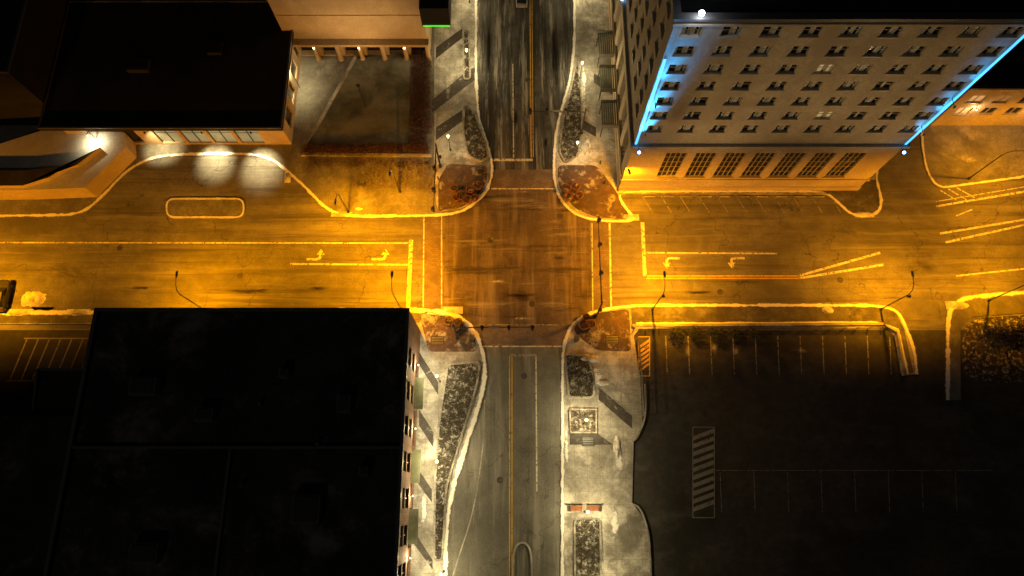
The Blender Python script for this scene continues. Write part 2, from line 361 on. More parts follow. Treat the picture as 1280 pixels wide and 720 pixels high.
# ---- road markings
b=MB(); Z=.028
def L(a,c,w=.15,k='pw',z=Z): b.line(G(*a),G(*c),w,z,k)
L((-200,303),(515,304),.2); L((514,300),(510,386),.55); L((363,330),(511,331),.25)
L((530,266),(529,388),.16); L((552,266),(552,388),.16)
L((803,278),(806,345),.5); L((806,316),(971,317),.22); L((762,279),(764,388),.25); L((740,279),(741,388),.14)
L((808,345),(1000,345),.2,'py'); L((808,348),(1000,348),.2,'py'); L((998,345),(1100,316),.32); L((998,348),(1104,331),.32)
L((1175,292),(1290,273),.3); L((1182,303),(1290,279),.3); L((1170,258),(1290,238),.3); L((1170,252),(1290,232),.12); L((1195,345),(1290,335),.2)
L((1195,270),(1215,262),.2);
L((617,200),(666,200),.4,'pw'); L((641,80),(642,197),.16); L((662,-60),(664,197),.15,'py'); L((664.5,-60),(666.5,197),.12,'py')
L((637,445),(637,900),.14,'py'); L((640,445),(640,900),.14,'py'); L((670,446),(671,615),.18); L((638,444),(672,444),.35,'pwd')
L((614,236),(694,236),.18,'pw'); L((598,433),(705,433),.18,'pw'); L((598,406),(705,406),.16,'pwd')
L((1175,238),(1195,250),.18);L((1185,236),(1208,250),.18);L((1196,235),(1218,247),.18)
for i in range(11):
    x=800+i*23.5; L((x,241),(x+16,266),.12,'pwd')
for i in range(11):
    x=832+i*28; L((x,420),(x+2,468),.14,'pwd')
def hatch(x0,y0,x1,y1,n,k='pwd',w=.22):
    L((x0,y0),(x1,y0),.12,k);L((x0,y1),(x1,y1),.12,k);L((x0,y0),(x0,y1),.12,k);L((x1,y0),(x1,y1),.12,k)
    for i in range(n):
        t=y0+(y1-y0-14)*i/n+4; L((x0,t+10),(x1,t),w,k,Z+.004)
hatch(866,534,893,647,10,'pwm',.5); hatch(798,421,812,470,6,'py',.3)
for i in range(7): L((12+i*14,476),(34+i*14,424),.2,'pwm')
L((8,476),(112,476),.18,'pwm'); L((30,423),(115,423),.18,'pwm')
for i in range(8): L((900+i*42,588),(902+i*42,640),.08,'pwd')
L((893,588),(1240,588),.08,'pwd')
def arrow(c,sx,sy):
    P=[(0,0),(1.3,0),(1.62,.08),(1.78,.35),(1.8,.75),(2.15,.75),(1.65,1.6),(1.15,.75),(1.5,.75),(1.48,.5),(1.36,.36),(1.15,.3),(0,.3)]
    x,y=G(*c); b.flat([(x+sx*(p[0]-1),y+sy*(p[1]-.6)*.95) for p in P],Z,'pw')
arrow((394,320),1.15,1.15);arrow((475,320),1.15,1.15);arrow((840,327),-1.15,-1.15);arrow((921,327),-1.15,-1.15)
b.build('road_markings')
# ---- stains and snow remains (kept to a few overlapping layers)
b=MB(); z=.034
def P(c,rx,ry,k,a=0.0):
    global z; z+=.0015; b.patch(G(*c),rx,ry,z,k,a)
for c,rx,ry in (((310,364),13,2),((395,360),8,2),((615,303),9,2.4),((650,370),10,4),((930,352),11,1.4),((180,360),10,1.3),((603,246),3.6,2.4),((700,322),4.5,1.5),((870,366),11,1.4)):
    P(c,rx,ry,'wet')
for c,rx,ry in (((612,60),1.7,16),((694,70),2.6,20),((645,150),1.4,8),((682,178),1.5,4)): P(c,rx,ry,'wetns')
for c,rx,ry in (((100,340),14,6),((1150,330),10,8),((660,560),5,8),((1060,290),8,5)): P(c,rx,ry,'soft')
for c,rx,ry,k in (((42,374),3,2.4,'snow'),((25,390),6,.8,'snow'),((85,391),5,.8,'snow'),((622,352),7,1,'snowthin'),((655,398),7,1,'snowthin'),
      ((655,240),6,1,'snowthin'),((634,50),1.4,12,'snowns'),((676,60),1.4,14,'snowns'),((708,60),.9,16,'snowns'),
      ((860,440),2,2.8,'snowthin'),((893,436),2,2.8,'snowthin'),((920,438),2,2.6,'snowthin'),((1000,438),4,1.4,'snowthin'),((1240,378),4,1,'snow')): P(c,rx,ry,k)
b.build('pavement_stains')
b=MB(); z=.19
for c,rx,ry,k in (((560,110),2,8,'snowthin'),((745,470),2.8,3.2,'snow'),((735,445),1.8,1.2,'snow'),((760,600),2.8,6,'snowthin'),((745,60),2,8,'snowthin'),((500,255),5,.8,'snowthin'),((735,180),1.6,4,'snow'),((450,262),2.5,.6,'snow'),
      ((532,500),1,5,'snowthin'),((774,575),1.8,6,'snow'),((1210,200),5,3,'snowthin'),((60,205),5,2,'snowthin'),((1034,388),1.6,.9,'snow'),((768,655),1.6,6,'snow'),((730,100),1.2,8,'snow'),((530,640),1.2,6,'snow'),((708,560),.8,8,'snow')): P(c,rx,ry,k)
b.build('sidewalk_snow')
def pile(c,rx,ry,h,z0,seed):
    b=MB(); x,y=G(*c); n=18; m=14; P=[];F=[]
    for i in range(n+1):
        for j in range(m+1):
            u_=i/n*2-1;v_=j/m*2-1; d=math.sqrt(u_*u_+v_*v_)
            w=1+.35*mn.noise(Vector((u_*2.2+seed*7,v_*2.2,seed)))
            hh=max(0,1-(d*w)**1.5)*h*(.6+.8*abs(mn.noise(Vector((u_*4,v_*4,seed*3)))))
            P.append((x+u_*rx,y+v_*ry,z0-.03+hh))
    for i in range(n):
        for j in range(m): a=i*(m+1)+j; F.append((a,a+m+1,a+m+2,a+1))
    b.add(P,F,'snowm'); b.build('snow_pile',None,True)
for i,(c,rx,ry,h,z0) in enumerate((((42,374),1.7,1.1,.7,.03),((98,391),1.6,.5,.4,.13),((735,449),1.3,.5,.35,.2),((1034,388),.8,.5,.5,.15),((732,186),.7,1.2,.4,.13),((788,272),1.2,.5,.3,.13),((1080,268),1.4,.5,.35,.13),((1196,382),1.6,.6,.4,.13),((772,560),.6,1.6,.4,.13),((565,388),1.5,.5,.25,.13),((428,268),1.6,.4,.3,.13),((360,222),.5,.9,.3,.13),((22,391),2.2,.5,.35,.13),((753,478),1.0,.5,.3,.13))): pile(c,rx,ry,h,z0,i+1)
b=MB()
for c in ((613,300),(665,380),(700,270),(300,345),(900,365),(655,470),(625,600),(660,100),(1050,350),(150,310)):
    x,y=G(*c); b.prism([(x+.42*math.cos(t*.39),y+.42*math.sin(t*.39)) for t in range(16)],.02,.031,'band')
b.build('manhole_cover')
# ---------------------------------------------------------------- planting
def inside(p,poly):
    r=False;n=len(poly);j=n-1
    for i in range(n):
        if (poly[i][1]>p[1])!=(poly[j][1]>p[1]) and p[0]<(poly[j][0]-poly[i][0])*(p[1]-poly[i][1])/(poly[j][1]-poly[i][1])+poly[i][0]: r=not r
        j=i
    return r
def leaves(b,poly,n,z0,h,k,clump=.35,ls=.09,per=16):
    xs=[p[0] for p in poly];ys=[p[1] for p in poly]; c=0;tries=0
    while c<n and tries<n*30:
        tries+=1; p=(random.uniform(min(xs),max(xs)),random.uniform(min(ys),max(ys)))
        if not inside(p,poly): continue
        c+=1; hh=h*random.uniform(.4,1)
        for _ in range(per):
            q=Vector((p[0]+random.gauss(0,clump*.5),p[1]+random.gauss(0,clump*.5),z0+random.random()**.6*hh))
            a=Vector((random.gauss(0,1),random.gauss(0,1),random.gauss(0,.6))).normalized()*ls*random.uniform(.6,1.6)
            d=Vector((random.gauss(0,1),random.gauss(0,1),random.gauss(0,1))).normalized()*ls*random.uniform(.3,.9)
            b.add([q,q+a,q+a+d,q+d],[(0,1,2,3)],k)
def bed(poly_px,n,h=.5,k='leaf',wall=.25,wz=.35,r=.6,ls=.09):
    poly=fillet(GP(poly_px),r); b=MB(); b.prism(poly,.13,wz-.08,'soil'); b.kerb(poly+[poly[0]],wall,.13,wz,'kerb')
    leaves(b,poly,n,wz-.08,h,k,ls=ls); return b.build('planter_bed')
bed([(560,456),(600,453),(596,482),(574,556),(558,610),(553,700),(543,700),(544,600),(549,530)],420,.5)
bed([(706,443),(733,445),(742,470),(742,497),(711,497)],170,.5)
bed([(718,648),(750,648),(751,760),(719,760)],230,.5)
bed([(581,130),(592,140),(606,175),(611,198),(600,203),(585,195),(579,165)],170,.5)
bed([(722,72),(727,130),(727,168),(722,195),(706,205),(699,190),(704,150),(714,110)],230,.5)
bed([(579,40),(586,40),(588,100),(580,100)],50,.5)
b=MB(); q=GP([(712,512),(745,512),(745,541),(713,541)]); b.prism(q,.13,.3,'soil'); b.kerb(q+[q[0]],.25,.13,.4,'kerb'); leaves(b,q,60,.3,.6,'twig'); b.build('planter_bed')
b=MB(); leaves(b,GP([(516,66),(538,66),(537,190),(514,190)]),900,.13,1.1,'leafred',.4,.12,14); b.build('hedge')
b=MB(); leaves(b,GP([(382,184),(536,182),(536,193),(380,196)]),700,.3,1.0,'leafred',.4,.12,14); b.build('hedge')
b=MB(); leaves(b,GP([(440,222),(470,210),(540,206),(542,242),(500,236),(445,240)]),330,.13,.9,'twig',.5,.11,16); b.build('shrubs')
b=MB(); leaves(b,GP([(384,200),(540,200),(540,210),(390,212)]),260,.13,.8,'leafred',.5,.1,12); b.build('shrubs')
for i in range(5):
    x,y=G(843+i*24,419); b=MB(); r=.95+.2*random.random()
    b.tube([(x,y,0),(x,y,.6)],[.07,.05],'bark',6)
    for _ in range(420):
        v=Vector([random.gauss(0,1) for _ in range(3)]).normalized()*r*random.random()**.35*random.uniform(.75,1.1)
        q=Vector((x,y,.95))+Vector((v.x,v.y,v.z*.85)); q.z=max(q.z,.12)
        a=Vector([random.gauss(0,1) for _ in range(3)]).normalized()*.16; d=Vector([random.gauss(0,1) for _ in range(3)]).normalized()*.1
        b.add([q,q+a,q+a+d,q+d],[(0,1,2,3)],'leafd')
    b.build('round_shrub')
def pot(x,y,r=.55,h=.8):
    b=MB(); n=16; prof=[(r*.62,.14),(r*.7,.2),(r*.95,h*.8+.13),(r*1.06,h*.85+.13),(r*1.06,h+.13),(r*.88,h+.13),(r*.85,h)]
    P=[];F=[]
    for rr,zz in prof: P+=[(x+rr*math.cos(2*math.pi*t/n),y+rr*math.sin(2*math.pi*t/n),zz) for t in range(n)]
    for i in range(len(prof)-1):
        for t in range(n): F.append((i*n+t,i*n+(t+1)%n,(i+1)*n+(t+1)%n,(i+1)*n+t))
    b.add(P,F,'pot'); e=(len(prof)-1)*n; b.add([P[e+t] for t in range(n)],[list(range(n))],'soil')
    leaves(b,[(x+r*.6*math.cos(t),y+r*.6*math.sin(t)) for t in (0,1,2,3,4,5)],9,h,.6,random.choice(['leafd','leafred','leafred']),.35,.1,14)
    b.build('planter_pot')
for c in ((568,238),(577,247),(588,240),(598,235),(584,252),(594,250),(571,250),(707,238),(716,243),(710,249),(724,247),(719,236),(562,403),(570,410),(574,404),(732,398),(738,407),(729,408)):
    pot(*G(*c),r=random.uniform(.5,.7))
def tree(x,y,h,name='bare_tree',leafk='twig',seed=1):
    rnd=random.Random(seed); b=MB(); tips=[]
    def br(p,d,l,r,dep):
        q=p+d*l*.5+Vector((rnd.gauss(0,.06),rnd.gauss(0,.06),0))*l; e=q+(d+Vector((rnd.gauss(0,.12),rnd.gauss(0,.12),.05))).normalized()*l*.5
        b.tube([p,q,e],[r,r*.82,r*.62],'bark',6 if dep<3 else 4)
        if dep>=5: tips.append(e); return
        if dep>=3: tips.append(q)
        for i in range(rnd.choice([2,3,3]) if dep else 5):
            a=rnd.uniform(0,6.28); s=rnd.uniform(.4,.85)
            nd=(d+Vector((math.cos(a)*s,math.sin(a)*s,rnd.uniform(-.1,.25)))).normalized()
            br(e if i else q,nd,l*rnd.uniform(.62,.8),r*.6,dep+1)
    br(Vector((x,y,.0)),Vector((0,0,1)),h*.3,h*.022,0)
    for t in tips:
        for _ in range(7):
            q=t+Vector([rnd.gauss(0,.35) for _ in range(3)]); a=Vector([rnd.gauss(0,1) for _ in range(3)]).normalized()*.25; d=Vector([rnd.gauss(0,1) for _ in range(3)]).normalized()*.08
            b.add([q,q+a,q+a+d,q+d],[(0,1,2,3)],leafk)
    b.build(name)
x,y=G(1222,425); tree(x,y,7.5,seed=3); x,y=G(1258,440); tree(x,y,6.5,seed=8,leafk='leafd')
# ---------------------------------------------------------------- street furniture
def cobra(x,y,ang=90,h=8.5,arm=2.2,energy=8000,col=SOD,r=.09):
    e=empty('street_lamp'); b=MB(); d=Vector((math.cos(R(ang)),math.sin(R(ang)),0)); o=Vector((x,y,.13))
    b.tube([o,o+Vector((0,0,.25)),o+Vector((0,0,.26))],[.2,.2,.1],'pole',10)
    b.tube([o,o+Vector((0,0,h*.5)),o+Vector((0,0,h*.82)),o+Vector((0,0,h*.93))+d*arm*.12,o+Vector((0,0,h*.985))+d*arm*.4,o+Vector((0,0,h))+d*arm*.8],[r,r*.85,r*.7,r*.6,r*.5,r*.45],'pole',8)
    b.build('pole',e,True)
    hb=MB(); c=o+Vector((0,0,h))+d*arm
    for t0,t1,w0,w1,z0,z1 in ((-.5,-.2,.07,.16,.06,.1),(-.2,.25,.16,.18,.1,.12),(.25,.42,.18,.08,.12,.04)):
        n=Vector((-d.y,d.x,0)); p=c+d*t0;q=c+d*t1
        hb.add([p-n*w0,p+n*w0,q+n*w1,q-n*w1,p-n*w0*.6+Vector((0,0,z0)),p+n*w0*.6+Vector((0,0,z0)),q+n*w1*.6+Vector((0,0,z1)),q-n*w1*.6+Vector((0,0,z1))],
               [(0,1,2,3),(4,7,6,5),(0,4,5,1),(1,5,6,2),(2,6,7,3),(3,7,4,0)],'steel')
    hb.build('lamp_head',e)
    lb=MB(); lb.ball((c.x,c.y,c.z-.03),.14,'sodium',10,6,.5); lb.build('lens',e)
    light('lamp_light','SPOT',(c.x,c.y,c.z-.3),energy,col,e,(c.x+d.x*2.6,c.y+d.y*2.6,c.z-6),.15,168,.6)
    return e
ys=G(0,387)[1]
for x,en in ((-72,17000),(-42.2,18500),(-15.1,22500),(19.2,22500),(50.4,16500)): cobra(x,ys,90,energy=en)
x,y=G(1235,376); cobra(x,y,75,energy=12000)
x,y=G(500,240); cobra(x,y,-90,8,1.2,energy=7000)
x,y=G(772,238); cobra(x,y,-75,8,1.2,energy=9500)
x,y=G(436,266); cobra(x,y,-90,7,1.6,energy=8000)
x,y=G(1210,224); cobra(x,y,-5,8.5,2.2,energy=8000)
def spec_lamp(px,z=4.2,energy=900,col=WARM):
    x,y=G(px[0],px[1],z); e=empty('pedestrian_or_added_lamp'); b=MB()
    b.tube([(x,y,.13),(x,y,.5),(x,y,.55),(x,y,z-.3)],[.16,.14,.07,.045],'pole',10)
    b.tube([(x,y,z-.3),(x,y,z-.16)],[.05,.1],'pole',10); b.tube([(x,y,z+.14),(x,y,z+.3)],[.1,.02],'pole',8)
    b.build('post',e); b=MB(); b.ball((x,y,z),.19,'bulb',12,8); b.build('globe',e)
    light('lamp_light','POINT',(x,y,z-.5),energy,col,e,size=.2)
for px,en in (((546,577),2500),((733,525),2600),((583,62),1700),((728,78),1600),((722,178),900),((735,640),2400),((551,718),1700),((546,470),1400),((560,170),700),((752,745),1700),((585,-20),1000),((728,-25),1000)): spec_lamp(px,energy=en)  # several of these lamps, including out-of-frame ones, are added to brighten walks and road
def mast(x,y,dx,dy,L_,h=6.0,sig=(.35,.68,.97)):
    e=empty('traffic_signal'); b=MB(); d=Vector((dx,dy,0)); o=Vector((x,y,.13))
    b.tube([o,o+Vector((0,0,.35)),o+Vector((0,0,.36)),o+Vector((0,0,h+.6))],[.26,.26,.14,.1],'pole',10)
    b.tube([o+Vector((0,0,h-.2)),o+Vector((0,0,h))+d*L_],[.09,.045],'pole',8); b.build('mast_arm',e)
    for s in sig:
        hb=MB(); c=o+Vector((0,0,h-.05))+d*L_*s
        hb.obox((c.x,c.y),.19 if dx else .14,.14 if dx else .19,c.z-.55,c.z+.5,0,'black')
        n=Vector((-dy,dx,0))
        for i in range(3):
            q=Vector((c.x,c.y,c.z-.36+i*.34)); hb.tube([q-n*.14,q-n*.34],.13,'black',8)
        hb.build('signal_head',e)
    sb=MB(); c=o+Vector((0,0,h+.1))+d*L_*.5; sb.obox((c.x,c.y),.6 if dx else .03,.03 if dx else .6,c.z-.2,c.z+.25,0,'steel'); sb.build('street_name_sign',e)
    pb=MB(); pb.obox((x+.25,y+.1),.16,.14,2.5,3.1,0,'black'); pb.build('pedestrian_signal',e)
mast(-7.4,21.4,1,0,10.3); mast(10.3,52.6,-1,0,8.0); mast(-10.5,47.2,0,-1,9.8); mast(11.5,24.5,0,1,12.0)
def bench(x,y,a=0):
    b=MB()
    for i in range(4): b.obox((x,y-.2+i*.13),.85,.05,.56,.6,a,'wood')
    for i in range(3): b.obox((x,y+.3+i*.03),.85,.02,.68+i*.13,.78+i*.13,a,'wood')
    for s in (-.7,.7): b.obox((x+s,y),.04,.26,.13,.555,a,'pole'); b.obox((x+s,y+.39),.03,.03,.13,1.08,a,'pole'); b.obox((x+s,y),.03,.24,.78,.82,a,'pole'); b.obox((x+s,y-.28),.03,.03,.2,.79,a,'pole')
    b.build('park_bench')
for c in ((720,636),(741,636)): bench(*G(*c))
def fence(pts,h=1.0,step=1.6,name='railing'):
    b=MB(); pts=dens([tuple(p) for p in pts],step)
    for p in pts: b.box(p[0]-.05,p[0]+.05,p[1]-.05,p[1]+.05,.13,h+.13,'steel')
    for z_ in (.4,.75,h+.1): b.tube([(p[0],p[1],z_) for p in pts],.035,'steel',5)
    b.build(name)
fence(GP([(792,412),(1100,411),(1116,420),(1124,466)]))
b=MB(); b.kerb(GP([(790,408),(1102,406),(1120,416),(1128,470)]),.35,.13,.6,'kerb'); b.build('low_wall')
fence(GP([(797,425),(801,470),(803,520)]))
b=MB()
for c,w,d in (((547,426),.9,.6),((765,425),.9,.6),((735,552),.8,.6)):
    x,y=G(*c); b.box(x-w,x+w,y-d,y+d,.145,.155,'black')
    for i in range(5): b.box(x-w+.1,x+w-.1,y-d+.1+i*.22,y-d+.2+i*.22,.155,.165,'steel')
b.build('tree_grate')
for c in ((455,232),(600,215),(720,425),(590,425)):
    b=MB(); x,y=G(*c); b.box(x-.3,x+.3,y-.25,y+.25,.13,1.35,'pole'); b.box(x-.34,x+.34,y-.29,y+.29,1.35,1.42,'steel'); b.build('utility_cabinet')
for c in ((750,205),(755,230),(545,205),(548,225)):
    x,y=G(*c); b=MB(); b.tube([(x,y,.13),(x,y,1.0),(x,y,1.1)],[.1,.1,.05],'pole',8); b.build('bollard')
b=MB()
for i in range(10):
    x,y=G(812+i*23.5,246); b.obox((x,y),.8,.08,.01,.14,0,'kerb')
b.build('wheel_stop')
def car(x,y,ang,k='carw',name='parked_car'):
    e=empty(name); b=MB(); W=.92
    sec=[(-2.25,.55,.72,.8),(-2.1,.3,.86,.88),(-1.4,.25,.95,W),(0,.22,.95,W),(1.2,.25,.92,W),(2.0,.3,.82,.86),(2.25,.5,.66,.74)]
    P=[];F=[]
    for xx,z0,z1,w in sec: P+=[(xx,-w,z0),(xx,-w,z1*.85),(xx,-w*.86,z1),(xx,w*.86,z1),(xx,w,z1*.85),(xx,w,z0)]
    for i in range(len(sec)-1):
        for t in range(6): F.append((i*6+t,(i+1)*6+t,(i+1)*6+(t+1)%6,i*6+(t+1)%6))
    F+=[(0,1,2,3,4,5),tuple(reversed([36+t for t in range(6)]))]
    b.add(P,F,k)
    cab=[(-1.75,.92,.78),(-1.15,1.42,.6),(.25,1.45,.6),(1.05,.93,.76)]
    P=[];F=[]
    for xx,zz,w in cab: P+=[(xx,-w,zz),(xx,w,zz)]
    for i in range(3): F.append((2*i,2*i+2,2*i+3,2*i+1))
    b.add(P,[F[0],F[2]],'glass'); b.add(P,[F[1]],k)
    for s in (0,1): b.add(P,[(0+s,2+s,4+s,6+s)],'glass')
    for sx in (-1.4,1.4):
        for sy in (-1,1): b.tube([(sx,sy*.72,.33),(sx,sy*.94,.33)],.33,'tyre',14); b.tube([(sx,sy*.9,.33),(sx,sy*.95,.33)],.19,'steel',10)
    for sy in (-.6,.6): b.box(2.12,2.25,sy-.18,sy+.18,.58,.7,'steel'); b.box(-2.26,-2.15,sy-.18,sy+.18,.6,.74,'redled')
    for sy in (-1,1): b.box(.7,.85,sy*.98-.08,sy*.98+.08,.95,1.08,k)
    b.build('body',e); e.location=(x,y,.02); e.rotation_euler=(0,0,R(ang)); return e
x,y=G(6,371); car(x,y,90,'card'); x,y=G(652,-2); car(x,y,90,'carw')
# ---------------------------------------------------------------- buildings
def wall(par,o,du,W_,z0,z1,ops,mat,depth=.25,name='wall'):
    o=Vector(o);du=Vector(du);n=du.cross(Vector((0,0,1)))
    us=sorted({0,W_,*[q for p in ops for q in p[:2]]}); zs=sorted({z0,z1,*[q for p in ops for q in p[2:4]]})
    b=MB(); g=MB()
    def PT(u_,z_,d=0): return o+du*u_+Vector((0,0,z_))-n*d
    for i in range(len(us)-1):
        for j in range(len(zs)-1):
            cu=(us[i]+us[i+1])/2;cz=(zs[j]+zs[j+1])/2
            if any(p[0]<cu<p[1] and p[2]<cz<p[3] for p in ops): continue
            b.add([PT(us[i],zs[j]),PT(us[i+1],zs[j]),PT(us[i+1],zs[j+1]),PT(us[i],zs[j+1])],[(0,1,2,3)],mat)
    def pb(t,u0,u1,a,c,d0,d1,k):
        t.add([PT(u0,a,d1),PT(u1,a,d1),PT(u1,a,d0),PT(u0,a,d0),PT(u0,c,d1),PT(u1,c,d1),PT(u1,c,d0),PT(u0,c,d0)],[(0,1,2,3),(4,7,6,5),(0,4,5,1),(1,5,6,2),(2,6,7,3),(3,7,4,0)],k)
    for p in ops:
        u0,u1,a,c=p[:4]; kd=p[4]
        b.add([PT(u0,a),PT(u1,a),PT(u1,a,depth),PT(u0,a,depth)],[(0,1,2,3)],mat)
        b.add([PT(u0,c),PT(u1,c),PT(u1,c,depth),PT(u0,c,depth)],[(0,3,2,1)],mat)
        b.add([PT(u0,a),PT(u0,c),PT(u0,c,depth),PT(u0,a,depth)],[(0,3,2,1)],mat)
        b.add([PT(u1,a),PT(u1,c),PT(u1,c,depth),PT(u1,a,depth)],[(0,1,2,3)],mat)
        pane='glass'
        if kd=='w' and random.random()<.03: pane='litwin'
        if kd=='shop': pane='litglass'
        if kd=='lit': pane=random.choice(['litwin','glass','glass','curtain'])
        g.add([PT(u0,a,depth),PT(u1,a,depth),PT(u1,c,depth),PT(u0,c,depth)],[(0,1,2,3)],pane)
        if kd=='w':
            mid=(u0+u1)/2
            pb(g,mid-.13,mid+.13,a,c,depth-.12,depth-.003,'frame')
            for s0,s1 in ((u0,mid-.13),(mid+.13,u1)):
                f=random.uniform(.3,.6); w=(s1-s0); lo=a+.08
                if random.random()<.85:
                    pb(g,s0+.05,s0+w*f,lo,c-.08,depth-.03,depth-.006,'curtain')
                    if random.random()<.4: pb(g,s1-w*(.9-f)*.5,s1-.05,lo,c-.08,depth-.03,depth-.006,'curtain')
                pb(g,s0,s1,(a+c)/2-.03,(a+c)/2+.03,depth-.08,depth-.035,'frame')
            pb(g,u0-.12,u1+.12,a-.14,a-.002,-.12,.02,'frame')
        elif kd=='tall':
            for i in range(5): uu=u0+(u1-u0)*i/4; pb(g,uu-.05,uu+.05,a,c,depth-.12,depth-.004,'frame')
            for i in range(6): zz=a+(c-a)*i/5; pb(g,u0,u1,zz-.05,zz+.05,depth-.14,depth-.122,'frame')
            pb(g,u0-.2,u1+.2,a-.25,a-.002,-.15,.02,'frame')
        elif kd=='shop':
            nn=max(2,int((u1-u0)/1.2))
            for i in range(nn+1): uu=u0+(u1-u0)*i/nn; pb(g,uu-.05,uu+.05,a,c,depth-.1,depth-.004,'black')
            pb(g,u0,u1,a+(c-a)*.7,a+(c-a)*.7+.1,depth-.12,depth-.102,'black')
        elif kd=='lit':
            pb(g,(u0+u1)/2-.06,(u0+u1)/2+.06,a,c,depth-.1,depth-.004,'frame'); pb(g,u0-.1,u1+.1,a-.12,a-.002,-.1,.02,'frame')
    b.build(name,par); 
    if g.v: g.build('windows',par)
def ring(b,x0,x1,y0,y1,z0,z1,w,out,k):
    b.box(x0-out,x1+out,y0-out,y0-out+w,z0,z1,k); b.box(x0-out,x1+out,y1+out-w,y1+out,z0,z1,k)
    b.box(x0-out,x0-out+w,y0-out+w,y1+out-w,z0,z1,k); b.box(x1+out-w,x1+out,y0-out+w,y1+out-w,z0,z1,k)
# --- hotel
X0,X1,Y0,Y1,HH=15.4,49.9,43.4,76.0,36.6
e=empty('hotel_building')
zr=[16.25+i*2.97 for i in range(7)]
ops=[(17.25+3.86*i-X0-.9,17.25+3.86*i-X0+.9,z_,z_+1.5,'w') for i in range(9) for z_ in zr]
ops=[p for p in ops if p[1]<X1-X0-.3]
ops+=[(21.4+3.88*i-X0-1.35,21.4+3.88*i-X0+1.35,4.3,11.0,'tall') for i in range(7)]
wall(e,(X0,Y0,0),(1,0,0),X1-X0,.1,HH,ops,'stucco',.3)
ops=[(Y1-Y0-(3+3.9*i)-.9,Y1-Y0-(3+3.9*i)+.9,z_,z_+1.5,'w') for i in range(8) for z_ in zr]
ops+=[(Y1-Y0-(3.4+4.2*i)-1.3,Y1-Y0-(3.4+4.2*i)+1.3,4.3,10,'tall') for i in range(7)]
wall(e,(X0,Y1,0),(0,-1,0),Y1-Y0,.1,HH,ops,'stucco',.3)
wall(e,(X1,Y0,0),(0,1,0),Y1-Y0,.1,HH,[(3+3.9*i-.9,3+3.9*i+.9,z_,z_+1.5,'w') for i in range(8) for z_ in zr],'stucco',.3)
wall(e,(X1,Y1,0),(-1,0,0),X1-X0,.1,HH,[],'stucco')
b=MB(); b.box(X0+.3,X1-.3,Y0+.3,Y1-.3,HH-1.2,HH-.9,'roofd')
b.box(X0+8,X0+20,Y0+12,Y0+22,HH-.9,HH+3,'roof2'); b.box(X0+4,X0+6.5,Y0+6,Y0+8.5,HH-.9,HH+.8,'steel'); b.box(X0+24,X0+28,Y0+8,Y0+11,HH-.9,HH+1,'steel'); b.build('roof',e)
b=MB()
ring(b,X0,X1,Y0,Y1,HH+.003,HH+.35,.75,.3,'coping'); 
ring(b,X0,X1,Y0,Y1,12.9,13.3,.42,.42,'stucco'); ring(b,X0,X1,Y0,Y1,HH-.9,HH-.6,.15,.15,'stucco')
ring(b,X0,X1,Y0,Y1,.14,1.2,.12,.12,'stone'); ring(b,X0,X1,Y0,Y1,3.3,3.6,.18,.18,'stucco'); b.build('cornice',e)
b=MB(); b.box(X1-.55,X1-.0,Y0-.06,Y0-.003,13.3,HH-1,'stucco'); b.build('pilaster',e)
b=MB(); b.box(X0+.1,X0+.35,Y0-.1,Y0-.02,13.4,HH-6,'bluestrip'); b.box(X1-.38,X1-.13,Y0-.14,Y0-.07,13.4,HH-2,'bluestrip'); b.build('led_strip',e)
BL=(.03,.4,1)
for (lx,tx,ens) in ((X0+.55,X0+.75,(26000,28000,11000)),(X1-.7,X1-.5,(9000,10000,6000))):
    for j,(dz,en) in enumerate(zip((13.0,17.5,23.5),ens)):
        ly=Y0-1.3
        b=MB(); b.tube([(lx,ly,dz+.1),(lx,ly,dz+.45)],.1,'black',10)
        if j==0: b.ball((lx,ly,dz+.5),.2,'blueled')
        b.tube([(lx,ly,dz+.2),(lx,Y0-.01,dz+.2)],.04,'black',6); b.build('blue_uplight',e)
        light('uplight','SPOT',(lx,ly,dz+.8),en,BL,e,(tx,Y0-.02,dz+7.5),.08,34,1)
x,y=X0-.45,Y0+22; b=MB(); b.ball((x,y,13.5),.2,'blueled'); b.build('blue_uplight',e)
light('uplight','SPOT',(x-.7,y,13.9),14000,BL,e,(X0-.05,y,HH-14),.1,34,1)
x,y=G(877,17,HH+.8); b=MB(); b.tube([(x,y,HH-.2),(x,y,HH+.7)],.06,'pole'); b.ball((x,y,HH+.85),.28,'wbulb'); b.build('roof_floodlight',e)
light('roof_light','POINT',(x,y-.6,HH+.9),250,(.9,.95,1),e,size=.1)
b=MB()
for yy in (54,60,66):
    for i in range(8): b.box(X0-2.4+i*.3,X0-2.4+i*.3+.2,yy-2,yy+2,3.1+i*.06,3.2+i*.06,'awn')
    b.box(X0-2.45,X0-.0,yy-2.1,yy-2.0,2.9,3.7,'steel'); b.box(X0-2.45,X0-.0,yy+2.0,yy+2.1,2.9,3.7,'steel')
    for s in (-1.9,1.9): b.tube([(X0-2.3,yy+s,.13),(X0-2.3,yy+s,3.1)],.06,'pole')
b.build('awning',e)
for x in (19.2,50.4):  # added fill lights on the lamp poles, there only to brighten the hotel front
    f=empty('added_facade_fill'); b=MB()
    b.obox((x,ys-.25),.2,.12,6.9,7.2,0,'black'); b.build('housing',f)
    light('flood','SPOT',(x,ys+.3,7.1),7200,(1,.63,.25),f,(x+(8 if x<30 else -6),Y0,24),.2,70,1)
